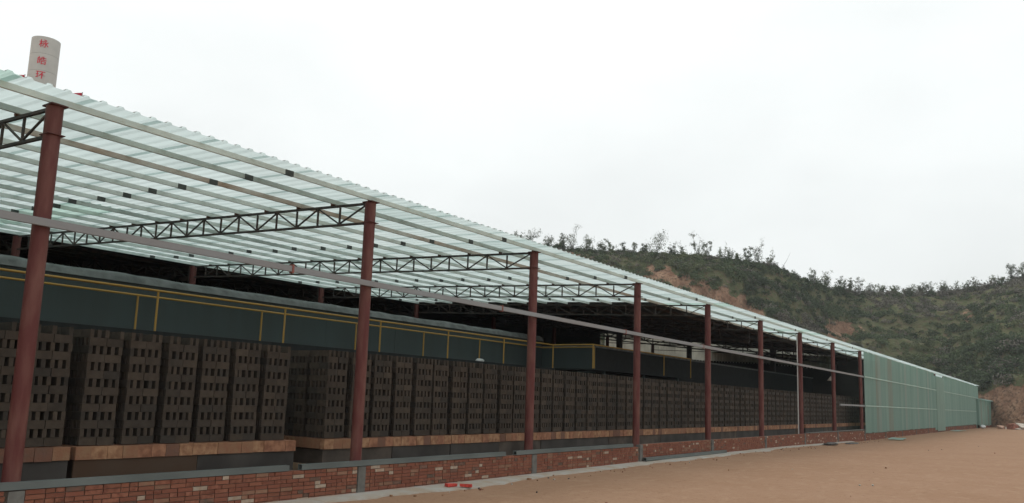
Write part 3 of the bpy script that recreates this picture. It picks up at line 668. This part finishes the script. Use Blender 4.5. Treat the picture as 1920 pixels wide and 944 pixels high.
def kiln_car(y0, ln, idx, label, near):
    t = thing('kiln_car', label, 'kiln car', (-2.8, y0+ln/2, 0), 'kiln cars in a row behind the low wall')
    xf, xb = -.8, -4.75
    m = MB(); m.box((xb, y0+.13, .75), (xf-.125, y0+ln-.13, .945)); m.build('deck', M_FIRE[1], t)
    ne = int(round(ln/.24)); st = ln/ne
    if near:
        for k in range(ne): inst('brick', rnd.choices(FB, (.4, .25, .2, .15))[0], t, (xf+rnd.uniform(-.006, .006), y0+k*st, .757+rnd.uniform(-.004, .004)), scale=(1, st/.24, 1))
        for k in range(16):
            inst('brick', rnd.choice(FBS[:3]), t, (xf-.125-.24*(k+1), y0, .757)); inst('brick', rnd.choice(FBS[:3]), t, (xf-.125-.24*(k+1), y0+ln-.12, .757))
    else:
        m = MB(); r = random.Random(idx)
        for k in range(ne): m.box((xf-.12, y0+k*st+.004, .757), (xf+r.uniform(-.006, .006), y0+(k+1)*st-.004, .942), r.choices(range(4), (.4, .25, .2, .15))[0])
        m.box((xb, y0, .757), (xf-.125, y0+.12, .94)); m.box((xb, y0+ln-.12, .757), (xf-.125, y0+ln, .94)); tag(m.build('deck_bricks', M_FIRE, t), kind='stuff')
    nsk = 2
    for k in range(nsk):
        a, b = y0+ln*k/nsk, y0+ln*(k+1)/nsk
        mm = M_SKIRT[1] if (idx == 1 and k == 0) or (idx == 10 and k == 1) else M_SKIRT[2] if rnd.random() < .25 else M_SKIRT[0]
        m = MB(); m.box((xf-.06, a+.006, .3), (xf-.03+rnd.uniform(-.008, .008), b-.006, .752)); m.build('skirt_plate', mm, t, (xf, a, .3))
    m = MB(); m.box((xb+.1, y0+.06, .45), (xf-.1, y0+ln-.06, .74)); m.build('chassis', M_SKIRT[2], t)
    for wx in (xf-.6, xb+.6):
        for wy in (y0+.8, y0+ln-.8): inst('wheel', wheel, t, (wx, wy, .2), rot=(0, 0, math.pi/2))
cars = [(-2.8, 3.93), (1.2, 4.05)]+[(5.95+3.9*k, 3.88) for k in range(8)]+[(37.15, 2.3)]+[(40.2+3.95*k, 3.9) for k in range(4)]
PIT = .645
BACK = MB()
for ci, (y0, ln) in enumerate(cars):
    nm = ORD[ci] if ci < len(ORD) else str(ci+1)
    kiln_car(y0, ln, ci, '%s kiln car from the left, orange brick deck above dark plate skirt' % nm, ci < 5)
    ns = 6 if ln > 3 else 3
    for s in range(ns):
        ys = y0+.08+s*PIT+(0 if s < 3 else .02)
        if ci == 0 and s < 2: continue
        stack(SX+rnd.uniform(-.012, .012), ys+rnd.uniform(-.012, .012), ci < 5 and (ci < 4 or s < 2),
              'dark raw brick stack, %s from left in front row on the %s kiln car' % (ORD[s], nm), 'front row of raw brick stacks')
        stack(SX-.64, ys, False, 'dark raw brick stack, %s from left in second row on the %s kiln car' % (ORD[s], nm), 'second row of raw brick stacks')
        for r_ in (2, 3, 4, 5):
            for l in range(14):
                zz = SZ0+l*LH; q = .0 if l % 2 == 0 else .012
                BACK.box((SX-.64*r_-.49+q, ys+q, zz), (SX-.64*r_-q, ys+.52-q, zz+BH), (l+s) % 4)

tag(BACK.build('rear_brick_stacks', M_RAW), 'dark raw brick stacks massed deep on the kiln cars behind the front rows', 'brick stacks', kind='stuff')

# ------------------------------------------------------------------ low brick wall
wall = thing('low_brick_wall', 'low red brick wall with grey concrete piers along the foot of the shed', 'wall', (.1, 50, 0))
WX = .18; CO = .0645
def wb(kind, mi): return MB().box((-.1, .001, 0), (0, (.24 if kind else .113)-.001, .055), jit=.0015).mesh('brick', M_BRICK[mi])
WBM = [[wb(k, i) for i in range(6)] for k in (0, 1)]
piers = [(yc-.1, yc+.1) for yc in YC[1:]]+[(yc-.1, yc+.1) for yc in YC2[:-1]]
cands = []
for cidx in range(-3, 9):
    y = -3.0-.126*(cidx % 2)+rnd.uniform(-.03, 0); run = 0
    while y < 125:
        if run > 0: kd = 0; run -= 1
        elif rnd.random() < .22: kd = 0; run = 1
        else: kd = 1
        w = (.24 if kd else .113)+.012
        top = 8 if y < 17.9 else 9
        pr = next((p for p in piers if y < p[1] and y+w > p[0]), None)
        if pr:
            gap = pr[0]-y
            if gap > .125: kd = 0; w = .125
            else: y = pr[1]+.006; continue
            if y+w > pr[0]: y = pr[1]+.006; continue
        z = (gz(y) if y > 40 else 0)+cidx*CO
        if cidx < (top if y < 50.3 else 6): cands.append((kd, y, z, rnd.choices(range(6), BW)[0], rnd.uniform(-.006, .005)))
        y += w
vis = [c for c in cands if c[1] > -.35 and c[2] > -.05]
vis.sort(key=lambda c: c[1]); sel = set(id(c) for c in vis[:300])
rest = MB()
for c in cands:
    kd, y, z, mi, dx = c
    if id(c) in sel: inst('brick', WBM[kd][mi], wall, (WX+dx, y, z), rot=(0, rnd.uniform(-.02, .02), rnd.uniform(-.012, .012)))
    else: rest.box((WX+dx-.1, y+.001, z), (WX+dx, y+(.24 if kd else .113)-.001, z+.055), mi)
tag(rest.build('wall_bricks', M_BRICK, wall), kind='stuff')
m = MB(); m.box((-.04, -3.2, -.3), (WX-.018, 17.9, 8*CO-.012)); m.box((-.04, 17.9, -.3), (WX-.018, 50.3, 9*CO-.012)); m.box((-.04, 50.3, -.4), (WX-.018, 125.4, 5.6*CO)); m.build('mortar_core', M_MORTAR, wall)
for i, (a, b) in enumerate(piers):
    yc = (a+b)/2; m = MB(); hh = .50 if yc < 17 else .57 if yc < 51 else .34
    m.box((-.05, a+.004, -.35), (WX+.012, b-.004, hh), jit=.004); m.build('concrete_pier', M_CONC, wall, (.1, yc, 0))
m = MB(); m.box((-.05, 37.2, 9*CO-.01), (WX+.015, 50.2, 9*CO+.025)); m.build('cement_coping', M_CONC, wall, (.1, 40, .57))

# grey channels lying on the wall, one at its foot
def channel(y0, y1, x, z, label, rz=0.):
    t = .008; m = MB()
    m.box((x-.05, y0, z), (x-.05+t, y1, z+.092)); m.box((x-.05+t, y0, z+.092-t), (x+.055, y1, z+.092)); m.box((x-.05+t, y0, z), (x+.055, y1, z+t)); m.box((x+.055-t, y0, z+t), (x+.055, y1, z+.092-t))
    o = m.build('steel_channel', M_CHANNEL, None, ((x), (y0+y1)/2, z)); o.rotation_euler = (0, 0, rz); tag(o, label, 'steel channel', 'loose grey steel channels'); return o
channel(-2.9, 4.29, .135, 8*CO+.0, 'grey steel channel on the brick wall at the left picture edge', .002)
channel(4.56, 10.62, .137, 8*CO+.0, 'grey steel channel on the brick wall, passing the second red column', -.002)
channel(11.06, 17.3, .135, 8*CO+.002, 'grey steel channel on the brick wall, right of the gap by third column', .0015)
channel(17.9, 24.9, .27, gz(21)+.05, 'grey steel channel lying on the ground along the wall foot')

# ------------------------------------------------------------------ chimney with red characters
TD = 80.; tdx, tdy = -.9139, .4060
TX, TY, TR, TTOP = CX+tdx*TD, CY+tdy*TD, 1.13, CZ+.3725*TD
tower = thing('chimney_tower', 'tall off-white cylindrical chimney with red painted characters beyond the shed roof', 'chimney', (TX, TY, 0))
RH = 1.55; z = TTOP
while z > 0:
    z0 = max(z-RH, -.2); m = MB(); n = 48
    for (za, ra), (zb, rb) in (((z0+.02, TR-.03), (z0+.02, TR)), ((z0+.02, TR), (z, TR)), ((z, TR), (z, TR-.03))):
        vs = [(TX+rr*math.cos(2*math.pi*k/n), TY+rr*math.sin(2*math.pi*k/n), zz) for zz, rr in ((za, ra), (zb, rb)) for k in range(n)]
        m.add(vs, [(k, (k+1) % n, n+(k+1) % n, n+k) for k in range(n)], 0, za != zb)
    m.build('shell_ring', M_TOWER, tower, (TX, TY, z0)); z -= RH
m = MB(); m.tube([(TX, TY, -.2), (TX, TY, TTOP-.3)], TR-.04, 32); m.build('flue', mat('seam_grey', (.2, .2, .19), .9), tower)
fa = math.atan2(-tdy, -tdx)          # towards the camera
for k, chx in enumerate('\u6810\u7693\u73af'):
    cu = bpy.data.curves.new('character', 'FONT'); cu.body = chx; cu.size = .76; cu.align_x = 'CENTER'; cu.align_y = 'CENTER'; cu.extrude = .012; cu.offset = .004; cu.resolution_u = 3
    tmp = bpy.data.objects.new('tmp_text', cu); COL.objects.link(tmp)
    dg = bpy.context.evaluated_depsgraph_get(); me = bpy.data.meshes.new_from_object(tmp.evaluated_get(dg)); bpy.data.objects.remove(tmp)
    cxm = [v.co.x for v in me.vertices]; ox = (min(cxm)+max(cxm))/2 if cxm else 0; cym = [v.co.y for v in me.vertices]; oy = (min(cym)+max(cym))/2 if cym else 0
    zc = TTOP-RH*k-(.66 if k < 2 else .42)
    for v in me.vertices:
        a = fa+(v.co.x-ox)/TR-.14; rr = TR+.012+v.co.z; yz = v.co.y-oy; v.co = (rr*math.cos(a), rr*math.sin(a), zc+yz)
    me.materials.clear(); me.materials.append(M_RED); me.update()
    inst('painted_character', me, tower, (TX, TY, 0))
for nm, (x, y, z), lab in (('left', (-8, 2.98, 8.66), 'small red flag above the roof edge just left of the chimney'), ('right', (-8, 4.28, 8.68), 'small red flag above the roof edge just right of the chimney')):
    t = thing('red_flag', lab, 'flag', (x, y, zr(x)+.14), 'red flags above the roof')
    m = MB(); m.tube([(x, y, zr(x)+.13), (x, y, z+.02)], .012, 6); m.build('pole', M_PIPE, t)
    m = MB(); vs = []; sg = -1
    for i in range(7):
        f = i/6; w = .03*math.sin(f*7); vs += [(x+w, y+sg*.34*f, z-.12*f), (x+w*.7, y+sg*.34*f, z-.42+.02*f), ]
    m.add(vs, [(2*i, 2*i+1, 2*i+3, 2*i+2) for i in range(6)], 0, True); m.build('cloth', M_FLAG, t)

# ------------------------------------------------------------------ hut at the far end, rubble, odds and ends
hut = thing('lean_to_hut', 'low green sheet-clad hut at the far end of the shed', 'hut', (-1.5, 134, -.2))
HX, HY0, HY1, HZ = .55, 122.3, 143.5, 3.72
y = HY0; k = 0
hm = [clad_mesh(0, 3.6, 1.0, m) for m in M_CLAD]
while y < HY1-.1:
    inst('cladding_sheet', hm[4 if k in (2, 3, 8) else rnd.choice((0, 1, 2))], hut, (HX, y, .12)); y += 1.0; k += 1
m = MB(); m.box((-4, HY0, -.3), (HX-.01, HY0+.08, HZ)); m.box((-4, HY1-.1, -.3), (HX-.01, HY1, HZ)); m.box((-4.1, HY0+.1, -.3), (-4, HY1-.1, HZ)); m.build('end_wall', M_CLAD[2], hut)
m = MB(); m.box((-4.2, HY0-.3, HZ), (HX+.35, HY1+.3, HZ+.09)); m.build('roof', M_ROOF[2], hut)
m = MB(); m.box((HX-.25, HY0, -.4), (HX-.01, HY1, .3)); m.build('brick_plinth', M_BRICK[1], hut)
m = MB(); m.box((HX+.04, 135.4, .0), (HX+.08, 136.6, 3.0)); m.build('door', M_CLAD[4], hut)
blob('plastic_bag', M_WHITEBAG, (.95, 121.5, gz(121)), .35, .5, .5, 'white bag on the ground before the far hut', 'bag', 5)
blob('tarpaulin', M_TARP, (.85, 38.6, gz(38)+.02), .32, .8, .13, 'crumpled black tarpaulin dumped beside the wall foot', 'tarpaulin', 8, 14)
blob('tarpaulin', M_TARP, (1.0, 42.6, gz(43)+.0), .3, 1.3, .07, 'flat dark tarpaulin heap further along the wall foot, nearer the green cladding', 'tarpaulin', 12, 14)
def scrap(x, y, w, l, rz, label):
    n = 6; vs = []
    for i in range(n+1):
        for j in range(9): vs.append((x+(i/n-.5)*w, y+(j/8-.5)*l, gz(y)+.05+.04*(j % 2)+rnd.uniform(-.01, .02)+.05*abs(i/n-.5)))
    m = MB(); m.add(vs, [(i*9+j, (i+1)*9+j, (i+1)*9+j+1, i*9+j+1) for i in range(n) for j in range(8)]); o = m.build('sheet_offcut', M_CLAD[1], None, (x, y, gz(y)+.05)); o.rotation_euler = (0, 0, rz)
    tag(o, label, 'sheet', 'green sheet offcuts on the ground')
scrap(1.35, 54.5, .9, 3.6, .1, 'large green sheet offcut lying on sand before the cladding')
scrap(1.2, 91.0, .9, 4.5, -.05, 'green sheet offcut lying on sand toward the far hut')
for (x, y, z, rz, lab) in ((.62, 8.1, .045, 1.3, 'bright red brick lying on the apron, left of its pair'), (.86, 8.28, .045, .5, 'broken bright red brick on the apron, right of its pair')):
    m = MB(); m.box((x-.12, y-.057, z), (x+.12, y+.057, z+.053), jit=.006); o = m.build('loose_brick', mat('bright_red_brick', (.5, .06, .045), .9, .2, 12), None, (x, y, z)); o.rotation_euler = (0, 0, rz); tag(o, lab, 'brick', 'loose red bricks on the apron')
M_RUB = [mat('rubble_pink', (.42, .27, .2), .95, .3, 3, bump=.6, bscale=6), mat('rubble_pale', (.5, .44, .38), .95, .25, 3, bump=.6, bscale=6), mat('rubble_red', (.28, .12, .085), .95, .3, 3, bump=.6, bscale=6)]
def rock(x, y, s, seed, m_, label):
    r = random.Random(seed); z = gz(y)
    vs = [(sx*s*r.uniform(.55, 1.1), sy*s*r.uniform(.55, 1.2), (.0 if sz < 0 else s*r.uniform(.5, 1.0))) for sz in (-1, 1) for sx, sy in ((-1, -1), (1, -1), (1, 1), (-1, 1))]
    vs += [(0, 0, s*r.uniform(.8, 1.3))]
    m = MB(); m.add(vs, [(0, 3, 2, 1), (0, 1, 5, 4), (1, 2, 6, 5), (2, 3, 7, 6), (3, 0, 4, 7), (4, 5, 8), (5, 6, 8), (6, 7, 8), (7, 4, 8)])
    o = inst('rubble_block', m.mesh('rubble_block', m_), None, (x, y, z-.05), rot=(r.uniform(-.15, .15), r.uniform(-.15, .15), r.uniform(0, 3))); tag(o, label, 'rubble', 'rubble heap at the foot of the hill')
k = 0
for x, y, s in ((2.9, 124.0, .5), (3.7, 124.8, .35), (4.4, 124, .7), (5.0, 125.5, .55), (5.6, 124, .9), (6.2, 126, .7), (6.7, 124.6, .55), (7.2, 126, 1.0), (7.9, 125, .8), (8.6, 126.4, 1.1), (9.3, 124.8, .7), (6.0, 122.3, .35), (7.6, 122.6, .4), (4.9, 122.8, .3), (8.6, 122.9, .45), (10.2, 126, .9)):
    mi = k % 3; rock(x, y, s, 300+k, M_RUB[mi], '%s %s rubble block at the hill foot, %s of the heap from the left' % ('large' if s > .75 else 'small' if s < .45 else 'middling', ('pinkish', 'pale', 'reddish')[mi], ordw(k))); k += 1
lamp = thing('hanging_lamp', 'small conical lamp shade hanging inside the shed by the eighth column', 'lamp', (-.6, 45.2, 3.45))
m = MB(); m.tube([(-.6, 45.2, 3.45), (-.6, 45.2, 3.62), (-.6, 45.2, 3.7)], [.23, .1, .05], 16, cap=False); m.build('shade', mat('lamp_enamel', (.3, .24, .2), .5), lamp)
m = MB(); m.tube([(-.6, 45.2, 3.69), (-.6, 45.2, 5.5)], .012, 6); m.build('cord', M_SLEEVE, lamp)

# small clods and stones strewn over the sand
cl = MB(); rc = random.Random(5)
for k in range(330):
    x = rc.uniform(.9, 16); y = rc.uniform(-2, 60); d = rc.random()
    if k < 270: x = rc.uniform(.3, 1.3)
    q = rc.uniform(.006, .022)*(1.6 if k % 17 == 0 else 1); z = gz(y)+.01
    vs = [(x+sx*q*rc.uniform(.5, 1.2), y+sy*q*rc.uniform(.5, 1.4), z-.04 if sz < 0 else z+q*rc.uniform(.5, 1.1)) for sz in (-1, 1) for sx, sy in ((-1, -1), (1, -1), (1, 1), (-1, 1))]
    cl.add(vs, BF, rc.choices((0, 1, 2, 3), (.55, .2, .15, .1))[0])
tag(cl.build('ground_clods', [mat('dry_clod', (.25, .14, .08), .95, .3, 8), M_BRICK[1], M_APRON, M_TARP]), 'small clods, stones and brick chips strewn over the sandy yard', 'clods', kind='stuff')

# ------------------------------------------------------------------ thin air over the whole place
hb = MB(); hb.box((-1000, -1000, -2.5), (1000, 1300, 46))
hm_ = bpy.data.materials.new('thin_haze'); hm_.use_nodes = True; t = hm_.node_tree; t.nodes.clear()
pv = t.nodes.new('ShaderNodeVolumePrincipled'); pv.inputs['Color'].default_value = (.93, .96, 1, 1); pv.inputs['Density'].default_value = .00038; pv.inputs['Anisotropy'].default_value = 0
ou = t.nodes.new('ShaderNodeOutputMaterial'); t.links.new(pv.outputs[0], ou.inputs['Volume'])
tag(hb.build('haze', hm_), 'thin pale haze filling the air over the yard', 'haze', kind='stuff')
